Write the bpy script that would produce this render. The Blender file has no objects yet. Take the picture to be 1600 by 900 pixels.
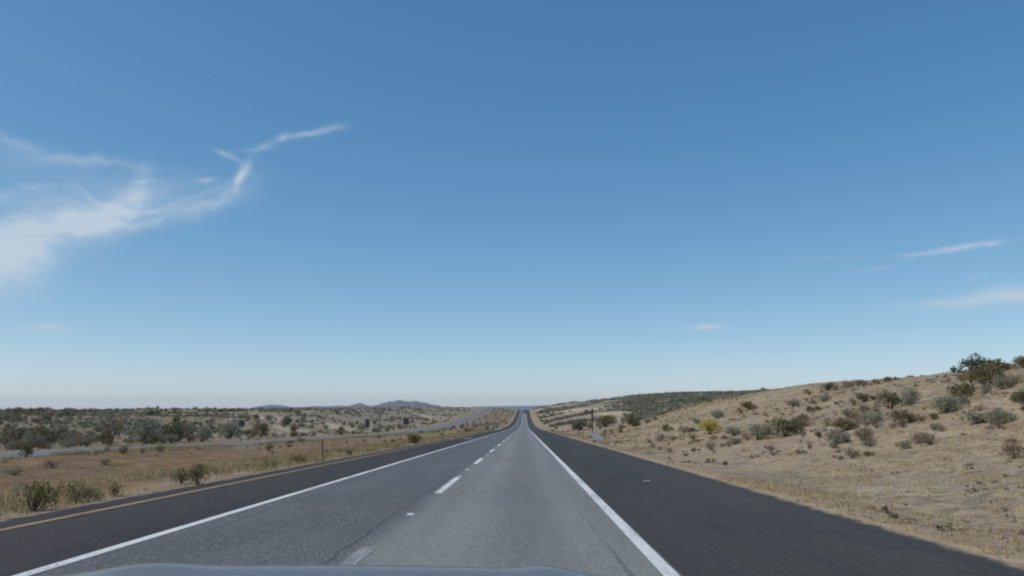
import bpy, bmesh, math, random
import numpy as np
from mathutils import Vector, Matrix, Euler
R = math.radians
S = bpy.context.scene
COL = S.collection
RNG = np.random.default_rng(7)
random.seed(7)

# ------------------------------------------------------------------ camera, sky, sun, exposure
EYE = 1.65
F_PX = 1256.0                        # focal length in pixels of the 1600 px wide photograph
cam_d = bpy.data.cameras.new('camera'); cam = bpy.data.objects.new('camera', cam_d); COL.objects.link(cam)
cam_d.sensor_width = 36.0; cam_d.lens = F_PX / 1600 * 36.0
cam_d.clip_start = 0.05; cam_d.clip_end = 60000
cam.location = (0, 0, EYE)
PITCH, YAW = math.atan(190 / F_PX), math.atan(19.5 / F_PX)
cam.rotation_euler = (R(90) + PITCH, 0, YAW)
S.camera = cam
cam_d.dof.use_dof = True; cam_d.dof.focus_distance = 6.0; cam_d.dof.aperture_fstop = 5.6
CAM_M = Euler(cam.rotation_euler).to_matrix()

SUN_EL, SUN_AZ = 50.0, -108.0         # degrees; azimuth from +Y (straight ahead), negative to the left
w = bpy.data.worlds.new('World'); S.world = w; w.use_nodes = True
sun_d = bpy.data.lights.new('sun', 'SUN'); sun = bpy.data.objects.new('sun', sun_d); COL.objects.link(sun)
sun_d.energy = 3.7; sun_d.angle = R(0.53); sun_d.color = (1.0, 0.945, 0.86)
_sd = Vector((math.sin(R(SUN_AZ)) * math.cos(R(SUN_EL)), math.cos(R(SUN_AZ)) * math.cos(R(SUN_EL)), math.sin(R(SUN_EL))))
sun.rotation_euler = _sd.to_track_quat('Z', 'Y').to_euler(); sun.location = (-30, 20, 60)
S.view_settings.view_transform = 'Standard'; S.view_settings.look = 'None'
S.view_settings.exposure = -0.18; S.view_settings.gamma = 1.0
SKY_STRENGTH = 0.10
HAZE_DENSITY = 0.000052
S.render.engine = 'CYCLES'
S.cycles.filter_width = 2.0
S.cycles.use_denoising = True
S.cycles.max_bounces = 6; S.cycles.volume_bounces = 0; S.cycles.transparent_max_bounces = 8

def ray(x, y):
    """direction of the view through photo pixel (x, y)"""
    v = CAM_M @ Vector((x - 800, 450 - y, -F_PX)); return v.normalized()
def uv_of(x, y):
    d = ray(x, y); return d.x / d.y, d.z / d.y

# ---- small node helper
class NT:
    def __init__(self, tree): self.t = tree; self.n = tree.nodes; self.l = tree.links
    def add(self, kind, **kw):
        n = self.n.new(kind)
        for k, v in kw.items(): setattr(n, k, v)
        return n
    def put(self, sock, v):
        if isinstance(v, bpy.types.NodeSocket): self.l.new(v, sock)
        else: sock.default_value = v
    def math(self, op, a, b=0.0, c=None, clamp=False):
        n = self.add('ShaderNodeMath', operation=op, use_clamp=clamp)
        self.put(n.inputs[0], a); self.put(n.inputs[1], b)
        if c is not None: self.put(n.inputs[2], c)
        return n.outputs[0]
    def mix(self, fac, a, b, mode='MIX'):
        n = self.add('ShaderNodeMix', data_type='RGBA', blend_type=mode)
        self.put(n.inputs[0], fac)
        for s, v in ((6, a), (7, b)):
            self.put(n.inputs[s], v if isinstance(v, bpy.types.NodeSocket) else (*v[:3], 1.0))
        return n.outputs[2]
    def noise(self, vec, scale, detail=4.0, rough=0.55, dist=0.0, color=False):
        n = self.add('ShaderNodeTexNoise')
        if vec is not None: self.l.new(vec, n.inputs['Vector'])
        n.inputs['Scale'].default_value = scale; n.inputs['Detail'].default_value = detail
        n.inputs['Roughness'].default_value = rough; n.inputs['Distortion'].default_value = dist
        return n.outputs[1 if color else 0]
    def mapping(self, vec, loc=(0, 0, 0), rot=(0, 0, 0), scale=(1, 1, 1), kind='POINT'):
        n = self.add('ShaderNodeMapping', vector_type=kind)
        self.l.new(vec, n.inputs[0]); n.inputs[1].default_value = loc; n.inputs[2].default_value = rot; n.inputs[3].default_value = scale
        return n.outputs[0]
    def ramp(self, fac, stops):
        n = self.add('ShaderNodeValToRGB'); self.l.new(fac, n.inputs[0])
        e = n.color_ramp.elements
        while len(e) < len(stops): e.new(0.5)
        for el, (p, c) in zip(e, stops):
            el.position = p; el.color = (*c, 1.0) if isinstance(c, (tuple, list)) else (c, c, c, 1.0)
        return n.outputs[0]
    def range(self, v, a, b, c=0.0, d=1.0, smooth=True):
        n = self.add('ShaderNodeMapRange', interpolation_type='SMOOTHSTEP' if smooth else 'LINEAR')
        self.put(n.inputs[0], v)
        for i, x in enumerate((a, b, c, d)): n.inputs[1 + i].default_value = x
        return n.outputs[0]

def build_world():
    T = NT(w.node_tree); T.n.clear()
    sky = T.add('ShaderNodeTexSky', sky_type='NISHITA', sun_disc=False)
    sky.sun_elevation = R(SUN_EL); sky.sun_rotation = R(SUN_AZ) % (2 * math.pi)
    sky.altitude = 900; sky.air_density = 0.6; sky.dust_density = 0.6; sky.ozone_density = 2.0
    tc = T.add('ShaderNodeTexCoord'); sep = T.add('ShaderNodeSeparateXYZ'); T.l.new(tc.outputs['Generated'], sep.inputs[0])
    yy = T.math('MAXIMUM', sep.outputs[1], 0.08)
    u = T.math('DIVIDE', sep.outputs[0], yy); v = T.math('DIVIDE', sep.outputs[2], yy)
    cmb = T.add('ShaderNodeCombineXYZ'); T.l.new(u, cmb.inputs[0]); T.l.new(v, cmb.inputs[1])
    p = cmb.outputs[0]
    # fine cirrus fibres: warp the direction with noise, then shape with soft ellipses
    wn = T.noise(p, 9.0, 7.0, 0.62, color=True)
    ws = T.add('ShaderNodeVectorMath', operation='SUBTRACT'); T.l.new(wn, ws.inputs[0]); ws.inputs[1].default_value = (0.5, 0.5, 0.5)
    wm = T.add('ShaderNodeVectorMath', operation='MULTIPLY'); T.l.new(ws.outputs[0], wm.inputs[0]); wm.inputs[1].default_value = (0.085, 0.06, 0)
    wa = T.add('ShaderNodeVectorMath', operation='ADD'); T.l.new(p, wa.inputs[0]); T.l.new(wm.outputs[0], wa.inputs[1])
    pw = wa.outputs[0]
    wm2 = T.add('ShaderNodeVectorMath', operation='MULTIPLY'); T.l.new(ws.outputs[0], wm2.inputs[0]); wm2.inputs[1].default_value = (0.026, 0.018, 0)
    wa2 = T.add('ShaderNodeVectorMath', operation='ADD'); T.l.new(p, wa2.inputs[0]); T.l.new(wm2.outputs[0], wa2.inputs[1])
    pf = wa2.outputs[0]
    # (x, y, semi-axis along, semi-axis across, angle in degrees (up to the right), strength, rough)
    big = [(-20, 405, 95, 40, 14, .95), (40, 372, 105, 40, 14, .62), (-60, 420, 120, 60, 10, .5), (110, 338, 100, 34, 14, .54), (190, 325, 95, 29, 15, .46),
           (218, 290, 20, 40, -14, .30), (150, 247, 72, 9, -7, .38), (60, 240, 80, 14, -12, .14), (90, 285, 95, 36, -12, .27), (150, 305, 60, 7, -28, .26), (45, 292, 40, 6, -18, .2),
           (295, 325, 80, 14, 15, .30), (345, 303, 50, 12, 26, .30), (15, 222, 70, 8, -14, .11), (-20, 310, 60, 12, 4, .25), (265, 345, 70, 10, 10, .2)]
    fine = [(380, 268, 20, 8, 60, .62), (372, 285, 14, 6, 80, .3), (322, 281, 16, 4.2, 3, .48), (358, 246, 24, 4.5, -28, .30), (345, 238, 10, 5, -20, .16), (400, 236, 34, 3.5, 4, .16), (414, 231, 18, 6, 25, .22),
            (443, 217, 10, 7, 35, .36), (470, 210, 26, 4.5, 12, .30), (505, 202, 30, 5.5, 16, .34), (534, 198, 22, 3.5, 4, .14), (240, 330, 22, 4, 0, .3), (320, 300, 60, 5, 22, .16),
            (1500, 385, 62, 5.0, 8, .62), (1552, 379, 14, 4.5, 8, .32), (1430, 395, 24, 3, 4, .22),
            (1480, 474, 62, 8, 5, .50), (1565, 464, 60, 13, 6, .58), (1640, 458, 60, 15, 4, .6),
            (1106, 510, 22, 4.5, 1, .8), (1370, 419, 22, 3.5, 8, .22), (1290, 405, 60, 3, 2, .12), (1528, 433, 16, 4, 6, .15),
            (85, 512, 32, 6, -8, .45), (40, 508, 40, 4, -3, .2), (40, 598, 70, 14, 2, .13), (60, 552, 50, 7, 8, .1)]
    def blobs(vec, lst):
        acc = None
        for (x, y, ra, rb, ang, amp) in lst:
            cu, cv = uv_of(x, y)
            m = T.mapping(vec, (cu, cv, 0), (0, 0, R(ang)), (ra / F_PX, rb / F_PX, 1), 'TEXTURE')
            d = T.add('ShaderNodeVectorMath', operation='DOT_PRODUCT'); T.l.new(m, d.inputs[0]); T.l.new(m, d.inputs[1])
            g = T.math('MULTIPLY', T.math('POWER', 2.71828, T.math('MULTIPLY', d.outputs['Value'], -1.0)), amp)
            acc = g if acc is None else T.math('ADD', acc, g)
        return acc
    fib = T.noise(T.mapping(pw, rot=(0, 0, R(-14)), scale=(5, 22, 1)), 1.0, 6.0, 0.6)
    fib = T.range(fib, 0.30, 0.68, 0.30, 1.45, smooth=False)
    str_ = T.noise(T.mapping(pw, rot=(0, 0, R(-22)), scale=(9, 75, 1)), 1.0, 6.0, 0.65)
    fib = T.math('MULTIPLY', fib, T.range(str_, .3, .7, .68, 1.28, smooth=False))
    a1 = T.math('MULTIPLY', blobs(pw, big), fib)
    fib2 = T.noise(T.mapping(p, rot=(0, 0, R(-12)), scale=(14, 60, 1)), 1.0, 5.0, 0.6)
    a2 = T.math('MULTIPLY', blobs(pf, fine), T.range(fib2, 0.25, 0.75, 0.6, 1.25, smooth=False))
    alpha = T.math('MULTIPLY', T.math('ADD', a1, a2), T.math('GREATER_THAN', sep.outputs[1], 0.1))
    alpha = T.math('MINIMUM', alpha, 0.92)
    cloud = (6.0, 7.1, 8.3)
    # the camera's deep, cool rendering of the blue: a gain and a little gamma per channel
    sc = T.add('ShaderNodeSeparateColor'); T.l.new(sky.outputs[0], sc.inputs[0]); cc = T.add('ShaderNodeCombineColor')
    for k, (g, pw_) in enumerate(((1.87, 1.18), (1.30, .80), (1.10, .56))):
        T.l.new(T.math('MULTIPLY', T.math('POWER', T.math('MULTIPLY', sc.outputs[k], .1), pw_), 10 * g), cc.inputs[k])
    col = T.mix(alpha, cc.outputs[0], cloud)
    bg = T.add('ShaderNodeBackground'); T.l.new(col, bg.inputs[0]); bg.inputs[1].default_value = SKY_STRENGTH
    out = T.add('ShaderNodeOutputWorld'); T.l.new(bg.outputs[0], out.inputs[0])
build_world()

# ------------------------------------------------------------------ object helpers
def tag(o, label=None, cat=None, group=None, kind=None):
    if label: o['label'] = label
    if cat: o['category'] = cat
    if group: o['group'] = group
    if kind: o['kind'] = kind
    return o
def link(name, data, parent=None):
    o = bpy.data.objects.new(name, data); COL.objects.link(o)
    if parent: o.parent = parent
    return o
def mesh(name, verts, faces, mats=(), smooth=False, mat_idx=None):
    me = bpy.data.meshes.new(name)
    verts = np.asarray(verts, dtype=np.float32).reshape(-1, 3)
    if isinstance(faces, np.ndarray):
        n, k = faces.shape
        me.vertices.add(len(verts)); me.vertices.foreach_set('co', verts.ravel())
        me.loops.add(n * k); me.loops.foreach_set('vertex_index', faces.astype(np.int32).ravel())
        me.polygons.add(n); me.polygons.foreach_set('loop_start', (np.arange(n) * k).astype(np.int32))
        me.update(calc_edges=True)
    else:
        me.from_pydata(verts.tolist(), [], faces); me.update()
    for m in mats: me.materials.append(m)
    if mat_idx is not None: me.polygons.foreach_set('material_index', np.asarray(mat_idx, dtype=np.int32))
    if smooth: me.polygons.foreach_set('use_smooth', np.ones(len(me.polygons), dtype=bool))
    me.validate(); return me
class MB:
    """collects simple solids into one mesh"""
    def __init__(self): self.bm = bmesh.new()
    def box(self, c, s, rot=None, bevel=0.0):
        r = bmesh.ops.create_cube(self.bm, size=1.0)
        vs = r['verts']; M = Matrix.Translation(c) @ (rot.to_4x4() if rot else Matrix()) @ Matrix.Diagonal((*s, 1))
        bmesh.ops.transform(self.bm, matrix=M, verts=vs)
        if bevel:
            es = list({e for v in vs for e in v.link_edges})
            bmesh.ops.bevel(self.bm, geom=es, offset=bevel, segments=2, affect='EDGES', profile=0.5)
        return self
    def cyl(self, a, b, r0, r1=None, n=12):
        a, b = Vector(a), Vector(b); d = b - a
        q = d.to_track_quat('Z', 'Y').to_matrix().to_4x4()
        bmesh.ops.create_cone(self.bm, cap_ends=True, segments=n, radius1=r0, radius2=r0 if r1 is None else r1, depth=d.length,
                              matrix=Matrix.Translation((a + b) / 2) @ q)
        return self
    def done(self, name, mat, parent=None, smooth=False):
        me = bpy.data.meshes.new(name); self.bm.to_mesh(me); self.bm.free(); me.materials.append(mat)
        if smooth: me.polygons.foreach_set('use_smooth', np.ones(len(me.polygons), dtype=bool))
        return link(name, me, parent)

def mat(name, color=(.5, .5, .5), rough=.8, metal=0.0, spec=0.5):
    m = bpy.data.materials.new(name); m.use_nodes = True
    b = m.node_tree.nodes['Principled BSDF']
    b.inputs['Base Color'].default_value = (*color, 1); b.inputs['Roughness'].default_value = rough
    b.inputs['Metallic'].default_value = metal; b.inputs['Specular IOR Level'].default_value = spec
    return m, NT(m.node_tree), b
def noisy(name, c0, c1, scale, rough=.85, metal=0.0, bump=0.0, spec=.4):
    m, T, b = mat(name, c0, rough, metal, spec)
    tc = T.add('ShaderNodeTexCoord')
    n = T.noise(tc.outputs['Object'], scale, 5.0, .6)
    T.l.new(T.mix(T.range(n, .3, .7), c0, c1), b.inputs['Base Color'])
    if bump:
        bn = T.add('ShaderNodeBump'); bn.inputs['Strength'].default_value = bump; bn.inputs['Distance'].default_value = .02
        T.l.new(n, bn.inputs['Height']); T.l.new(bn.outputs[0], b.inputs['Normal'])
    return m

# ------------------------------------------------------------------ terrain heights
XR, XL = 5.9, -9.2                    # edges of the near carriageway's pavement
OL, OR_ = -47.0, -36.8                # edges of the opposite carriageway
_ys = np.arange(-400, 16000, 2.0)
def profile(pts, win):
    pts = np.array(pts, float); z = np.interp(_ys, pts[:, 0], pts[:, 1])
    k = np.hanning(win + 2)[1:-1]; k /= k.sum()
    zz = np.convolve(np.pad(z, win // 2, mode='edge'), k, mode='valid')[:len(z)]
    return lambda Y: np.interp(Y, _ys, zz) + EYE
s0 = 0.0183
zr = profile([(-400, -1.65 + 400 * s0), (0, -1.65), (300, -1.65 - 300 * s0), (400, -8.35), (500, -9.0), (600, -8.7), (700, -7.75), (800, -6.3),
              (900, -4.2), (1000, -2.0), (1090, -.2), (1160, .3), (1300, -3), (1700, -14), (2500, -20), (16000, -20)], 61)
zo = profile([(-400, 2.0), (-100, -1.9), (0, -2.3), (61, -3.4), (120, -4.95), (179, -6.0), (270, -7.8), (364, -8.6), (440, -8.5), (512, -8.0), (600, -6.7),
              (688, -5.2), (800, -2.6), (900, -.1), (960, 1.3), (1040, 1.7), (1200, 0), (1700, -14), (2500, -20), (16000, -20)], 41)
def sstep(t): t = np.clip(t, 0, 1); return t * t * (3 - 2 * t)
_lat = RNG.random((256, 256))
def vnoise(x, y):
    x = np.asarray(x, float); y = np.asarray(y, float)
    xi = np.floor(x).astype(int); yi = np.floor(y).astype(int); fx = sstep(x - xi); fy = sstep(y - yi)
    g = lambda a, b: _lat[a & 255, b & 255]
    return (g(xi, yi) * (1 - fx) + g(xi + 1, yi) * fx) * (1 - fy) + (g(xi, yi + 1) * (1 - fx) + g(xi + 1, yi + 1) * fx) * fy - .5
def fbm(x, y, o=4):
    return sum(vnoise(x * 2 ** i + 17 * i, y * 2 ** i + 5 * i) / 2 ** i for i in range(o))
def BANK(Y): return np.interp(Y, [-100, 0, 40, 72, 135, 165, 188, 226, 304, 400, 600], [6.2, 6.3, 6.6, 7.0, 7.7, 6.9, 5.6, 3.6, 1.2, .5, 0])
def ground(X, Y):
    X, Y = np.broadcast_arrays(np.asarray(X, float), np.asarray(Y, float))
    r, o = zr(Y), zo(Y)
    z = r.copy()
    near = sstep((400 - np.abs(Y)) / 300 + .3)
    # right: verge, bank and the scrub hill
    t = X - XR
    right = r - .25 * sstep(t / 3) + (BANK(Y) + .25) * sstep((t - 1.5) / 38)
    hill_x = 27 * (1 - np.exp(-np.maximum(X - 11, 0) * .25 / 27))
    right = right + hill_x * sstep((Y - 240) / 330) * (1 - sstep((Y - 1000) / 500))
    right = right - .012 * np.maximum(X - 50, 0) * sstep((400 - Y) / 200)
    # left: median, opposite carriageway, then a scrub slope up to a plateau
    m = np.clip((X - OR_) / (XL - OR_), 0, 1)
    med = o * (1 - m) + r * m - .55 * np.sin(math.pi * m) ** 2 * near
    plat = EYE + np.interp(Y, [-400, 0, 60, 160, 400, 650, 800, 960, 1100, 1300, 2500], [0, -.9, -1.1, -1.3, -1.6, -1.2, .6, 3.3, 3.4, -2, -18])
    plat = plat - 3.5 * sstep((-X - 150) / 80) * sstep((Y - 640) / 200) * (1 - sstep((Y - 1300) / 300))
    q = sstep((OL - 2 - X) / 62) ** .9
    left = o * (1 - q) + np.maximum(plat, o - 2) * q
    z = np.where(X > XR, right, np.where(X < OL, left, np.where((X < XL) & (X > OR_), med, z)))
    z = np.where((X >= OL) & (X <= OR_), o, z)
    # lumps, fading out towards any pavement
    dist = np.minimum(np.where(X > (XL + XR) / 2, np.maximum(X - XR, 0), np.maximum(XL - X, 0)), np.where(X > -42, np.maximum(X - OR_, 0), np.maximum(OL - X, 0)))
    a = sstep(dist / 6)
    z = z + a * (.22 * fbm(X / 4, Y / 4, 3) + .7 * fbm(X / 23, Y / 23, 3) * sstep(dist / 25)) + sstep(dist / 60) * 3.0 * fbm(X / 90, Y / 140, 3) * sstep((Y - 120) / 200)
    return z, dist
def gz(x, y): return float(ground(x, y)[0])
PALE = []
def pale_at(X, Y):
    p = np.zeros(np.broadcast(np.asarray(X, float), np.asarray(Y, float)).shape)
    for (cx, cy, a, bx, by) in PALE:
        dx, dy = X - cx, Y - cy; u = dx * math.cos(a) + dy * math.sin(a); v = -dx * math.sin(a) + dy * math.cos(a)
        p = np.maximum(p, np.exp(-(u / bx) ** 4 - (v / by) ** 4))
    return p
def hit(px, py, far=1300.0):
    """where the view through a photo pixel meets the ground"""
    d = ray(px, py); s = np.concatenate([np.arange(4, 200, .25), np.arange(200, far, 1.0)])
    X, Y, Z = d.x * s, d.y * s, EYE + d.z * s
    below = np.nonzero(Z < ground(X, Y)[0])[0]
    i = below[0] if len(below) else None
    return None if i is None else (float(X[i]), float(Y[i]), float(s[i]))

for (px_, py_, a_, bx_, by_) in ((872, 646, .1, 3.5, 34), (896, 640, .12, 5.0, 40), (922, 642, .16, 4.5, 26), (938, 640, .1, 4.5, 24), (960, 646, .2, 5.0, 26), (972, 655, .3, 4.0, 20),
                                 (430, 678, .4, 4, 16), (452, 670, .5, 5, 18), (478, 676, .4, 4, 20), (420, 655, .3, 6, 24), (665, 650, .3, 5, 40), (690, 652, .3, 4, 40), (520, 665, .4, 6, 30)):
    h_ = hit(px_, py_)
    if h_: PALE.append((h_[0], h_[1], a_, bx_ * (1.5 if px_ > 800 else 1), by_ * (1.35 if px_ > 800 else 1)))
# ------------------------------------------------------------------ materials of the setting
def soil_material():
    m, T, b = mat('desert_soil', rough=.95, spec=.15)
    geo = T.add('ShaderNodeNewGeometry'); P = geo.outputs['Position']
    at = T.add('ShaderNodeAttribute', attribute_name='edge'); med = T.add('ShaderNodeAttribute', attribute_name='median')
    n1 = T.noise(P, .045, 5.0, .6); n2 = T.noise(P, .5, 6.0, .65); n3 = T.noise(P, 5.0, 4.0, .7)
    n4 = T.noise(T.mapping(P, rot=(0, 0, R(20)), scale=(.25, .09, .3)), 1.0, 5.0, .62, 1.2)
    c = T.mix(T.range(n1, .36, .62), (.350, .258, .158), (.318, .242, .158))
    c = T.mix(T.math('MULTIPLY', T.range(n4, .48, .66), .75), c, (.395, .32, .22))
    c = T.mix(T.math('MULTIPLY', T.range(n2, .52, .70), .75), c, (.215, .155, .105))
    n6 = T.noise(T.mapping(P, rot=(0, 0, R(-25)), scale=(.75, .55, .7)), 1.0, 7.0, .78, .4)
    c = T.mix(T.math('MULTIPLY', T.range(n6, .50, .59), .6), c, (.215, .185, .150))
    c = T.mix(T.math('MULTIPLY', T.range(n6, .47, .38), .7), c, (.43, .35, .24))
    zn = T.add('ShaderNodeAttribute', attribute_name='scrubland')
    n5 = T.noise(T.mapping(P, scale=(.55, .28, .5)), 1.0, 6.0, .72)
    cs = T.mix(T.range(n5, .40, .62), (.165, .140, .108), (.36, .292, .205))
    c = T.mix(T.math('MULTIPLY', zn.outputs['Fac'], T.range(n1, .25, .5, .55, 1.0)), c, cs)
    pa = T.add('ShaderNodeAttribute', attribute_name='pale')
    c = T.mix(T.math('MULTIPLY', pa.outputs['Fac'], T.range(n2, .32, .5, .35, .95)), c, (.50, .41, .29))
    sp = T.noise(P, 2.3, 7.0, .80)                                   # litter of dead twigs and small plants
    c = T.mix(T.math('MULTIPLY', T.range(sp, .50, .58), .8), c, (.165, .138, .105))
    c = T.mix(T.math('MULTIPLY', T.range(sp, .47, .40), .6), c, (.40, .335, .235))
    gr = T.noise(T.mapping(P, scale=(.16, .10, .2)), 1.0, 5.0, .65, .6)
    c = T.mix(T.math('MULTIPLY', T.range(gr, .585, .66), .6), c, (.165, .155, .145))
    cm = T.mix(T.range(n2, .40, .58), (.150, .094, .048), (.245, .165, .085))
    cm = T.mix(T.math('MULTIPLY', T.range(n4, .45, .62), .6), cm, (.15, .098, .072))
    c = T.mix(med.outputs['Fac'], c, cm)
    sx = T.add('ShaderNodeSeparateXYZ'); T.l.new(P, sx.inputs[0])
    cr = T.math('ABSOLUTE', T.math('SUBTRACT', T.math('ADD', sx.outputs[1], T.math('MULTIPLY', n1, 6.0)), 95.0))      # gravel track across the median
    c = T.mix(T.math('MULTIPLY', T.math('MULTIPLY', T.range(cr, 3.0, 5.0, 1, 0), med.outputs['Fac']), .8), c, (.19, .18, .165))
    ed = T.math('MULTIPLY', T.range(at.outputs['Fac'], .25, .95), T.range(n2, .30, .62, .35, 1.0))
    c = T.mix(T.math('MULTIPLY', ed, .8), c, T.mix(T.range(n2, .42, .58), (.44, .345, .225), (.31, .215, .125)))
    c = T.mix(T.math('MULTIPLY', T.range(n3, .45, .75), .45), c, (.12, .09, .065))
    T.l.new(c, b.inputs['Base Color'])
    bn = T.add('ShaderNodeBump'); bn.inputs['Strength'].default_value = .8; bn.inputs['Distance'].default_value = .08
    T.l.new(T.math('ADD', T.math('ADD', n3, T.math('MULTIPLY', n2, .5)), sp), bn.inputs['Height']); T.l.new(bn.outputs[0], b.inputs['Normal'])
    return m
def asphalt(name, base, alt, track=None, rough=.75, spec=.35, sand=None):
    m, T, b = mat(name, rough=rough, spec=spec)
    geo = T.add('ShaderNodeNewGeometry'); P = geo.outputs['Position']
    sep = T.add('ShaderNodeSeparateXYZ'); T.l.new(P, sep.inputs[0])
    lo = T.noise(T.mapping(P, scale=(1.2, .035, 1)), 1.0, 4.0, .6)
    md = T.noise(T.mapping(P, scale=(.55, .10, 1)), 1.0, 5.0, .6, .8)
    hi = T.noise(P, 42.0, 3.0, .85); sp = T.noise(P, 75.0, 2.0, .9)
    c = T.mix(T.range(lo, .40, .60), base, alt)
    c = T.mix(T.math('MULTIPLY', T.range(md, .50, .64), .42), c, tuple(x * .62 for x in base))
    if track:                                     # worn wheel paths and the oil-dark strip between them
        for cx in track:
            d = T.math('ABSOLUTE', T.math('SUBTRACT', sep.outputs[0], cx))
            c = T.mix(T.math('MULTIPLY', T.range(d, .1, .75, 1, 0), T.range(md, .25, .7, .25, .6)), c, tuple(x * .72 for x in base))
            wv = T.math('ABSOLUTE', T.math('SUBTRACT', d, .95))
            c = T.mix(T.math('MULTIPLY', T.range(wv, .05, .45, 1, 0), .35), c, tuple(x * 1.18 for x in alt))
    if track and len(track) == 2 and track[0] > -1:   # inner lane colour darkened to imitate the dark zone of windscreen reflections
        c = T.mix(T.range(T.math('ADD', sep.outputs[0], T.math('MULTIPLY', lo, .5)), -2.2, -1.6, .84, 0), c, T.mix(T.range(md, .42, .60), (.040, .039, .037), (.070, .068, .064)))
    c = T.mix(T.range(hi, .34, .54, .75, 0), c, tuple(x * .30 for x in base))
    c = T.mix(T.math('MULTIPLY', T.range(sp, .57, .66), .6), c, tuple(min(.5, x * 3 + .04) for x in alt))
    if track and track[0] > -1:
        wob = T.math('MULTIPLY', T.math('SUBTRACT', T.noise(P, .8, 4.0, .6), .5), .22)
        for cx in (-2.42, WL + .55):
            dl = T.math('ABSOLUTE', T.math('SUBTRACT', T.math('ADD', sep.outputs[0], wob), cx))
            c = T.mix(T.math('MULTIPLY', T.range(dl, .012, .045, .7, 0), T.range(md, .36, .52)), c, (.025, .025, .025))
        vo = T.add('ShaderNodeTexVoronoi', feature='DISTANCE_TO_EDGE'); T.l.new(T.mapping(P, scale=(.16, .045, 1)), vo.inputs['Vector']); vo.inputs['Scale'].default_value = 1.0
        c = T.mix(T.math('MULTIPLY', T.range(T.math('ADD', vo.outputs['Distance'], T.math('MULTIPLY', wob, .03)), .002, .008, .55, 0), T.range(lo, .46, .60)), c, (.028, .028, .028))
    gn = T.noise(T.mapping(P, scale=(26, 7.5, 1)), 1.0, 3.0, .75)
    c = T.mix(T.range(gn, .54, .68, 0, .40), c, tuple(min(.5, x * 2.1 + .02) for x in alt))
    c = T.mix(T.range(gn, .46, .34, 0, .42), c, tuple(x * .45 for x in base))
    if sand is not None:                          # sand and crumbs blown in from the verge, and a paler, dusty band
        ds = T.math('ABSOLUTE', T.math('SUBTRACT', sep.outputs[0], sand))
        sn = T.noise(P, 2.2, 6.0, .75); sf = T.noise(P, 30.0, 3.0, .8)
        c = T.mix(T.math('MULTIPLY', T.range(T.math('SUBTRACT', ds, T.math('MULTIPLY', T.math('SUBTRACT', sn, .5), .7)), .02, .22, .85, 0), T.range(sf, .35, .6, .4, 1)), c, (.36, .28, .19))
        c = T.mix(T.math('MULTIPLY', T.range(T.math('ABSOLUTE', T.math('SUBTRACT', ds, 1.0)), .1, .8, 1, 0), T.range(sn, .42, .60, 0, .22)), c, (.10, .093, .083))
        c = T.mix(T.math('MULTIPLY', T.range(sf, .64, .72), .5), c, (.30, .28, .25))
    T.l.new(c, b.inputs['Base Color'])
    bn = T.add('ShaderNodeBump'); bn.inputs['Strength'].default_value = .5; bn.inputs['Distance'].default_value = .006
    T.l.new(hi, bn.inputs['Height']); T.l.new(bn.outputs[0], b.inputs['Normal'])
    return m
def paint(name, c, under, wear=.52):
    m, T, b = mat(name, c, .6)
    geo = T.add('ShaderNodeNewGeometry'); P = geo.outputs['Position']
    n = T.noise(P, 26.0, 5.0, .75); n2 = T.noise(T.mapping(P, scale=(4, .5, 1)), 1.0, 4.0, .6)
    f = T.math('ADD', n, T.math('MULTIPLY', T.math('SUBTRACT', n2, .5), .5))
    T.l.new(T.mix(T.range(f, wear, wear + .12), c, under), b.inputs['Base Color'])
    return m
M_SOIL = soil_material()
WL, WR = -5.57, 1.62
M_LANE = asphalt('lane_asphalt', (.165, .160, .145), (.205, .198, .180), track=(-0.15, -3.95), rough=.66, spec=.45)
M_SHR = asphalt('shoulder_asphalt', (.040, .037, .033), (.052, .048, .042), rough=.8, spec=.25, sand=XR)
M_SHL = asphalt('inner_shoulder_asphalt', (.034, .030, .028), (.046, .040, .037), rough=.85, spec=.25, sand=XL)
M_OPP = asphalt('old_asphalt', (.125, .125, .122), (.16, .158, .152), track=(-40.2, -43.6), rough=.8)
M_WHITE = paint('white_road_paint', (.64, .64, .61), (.24, .24, .23), .52)
M_YELLOW = paint('yellow_road_paint', (.38, .23, .07), (.10, .078, .05), .50)
M_WORN = paint('worn_white_paint', (.36, .36, .35), (.15, .15, .147), .46)

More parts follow.
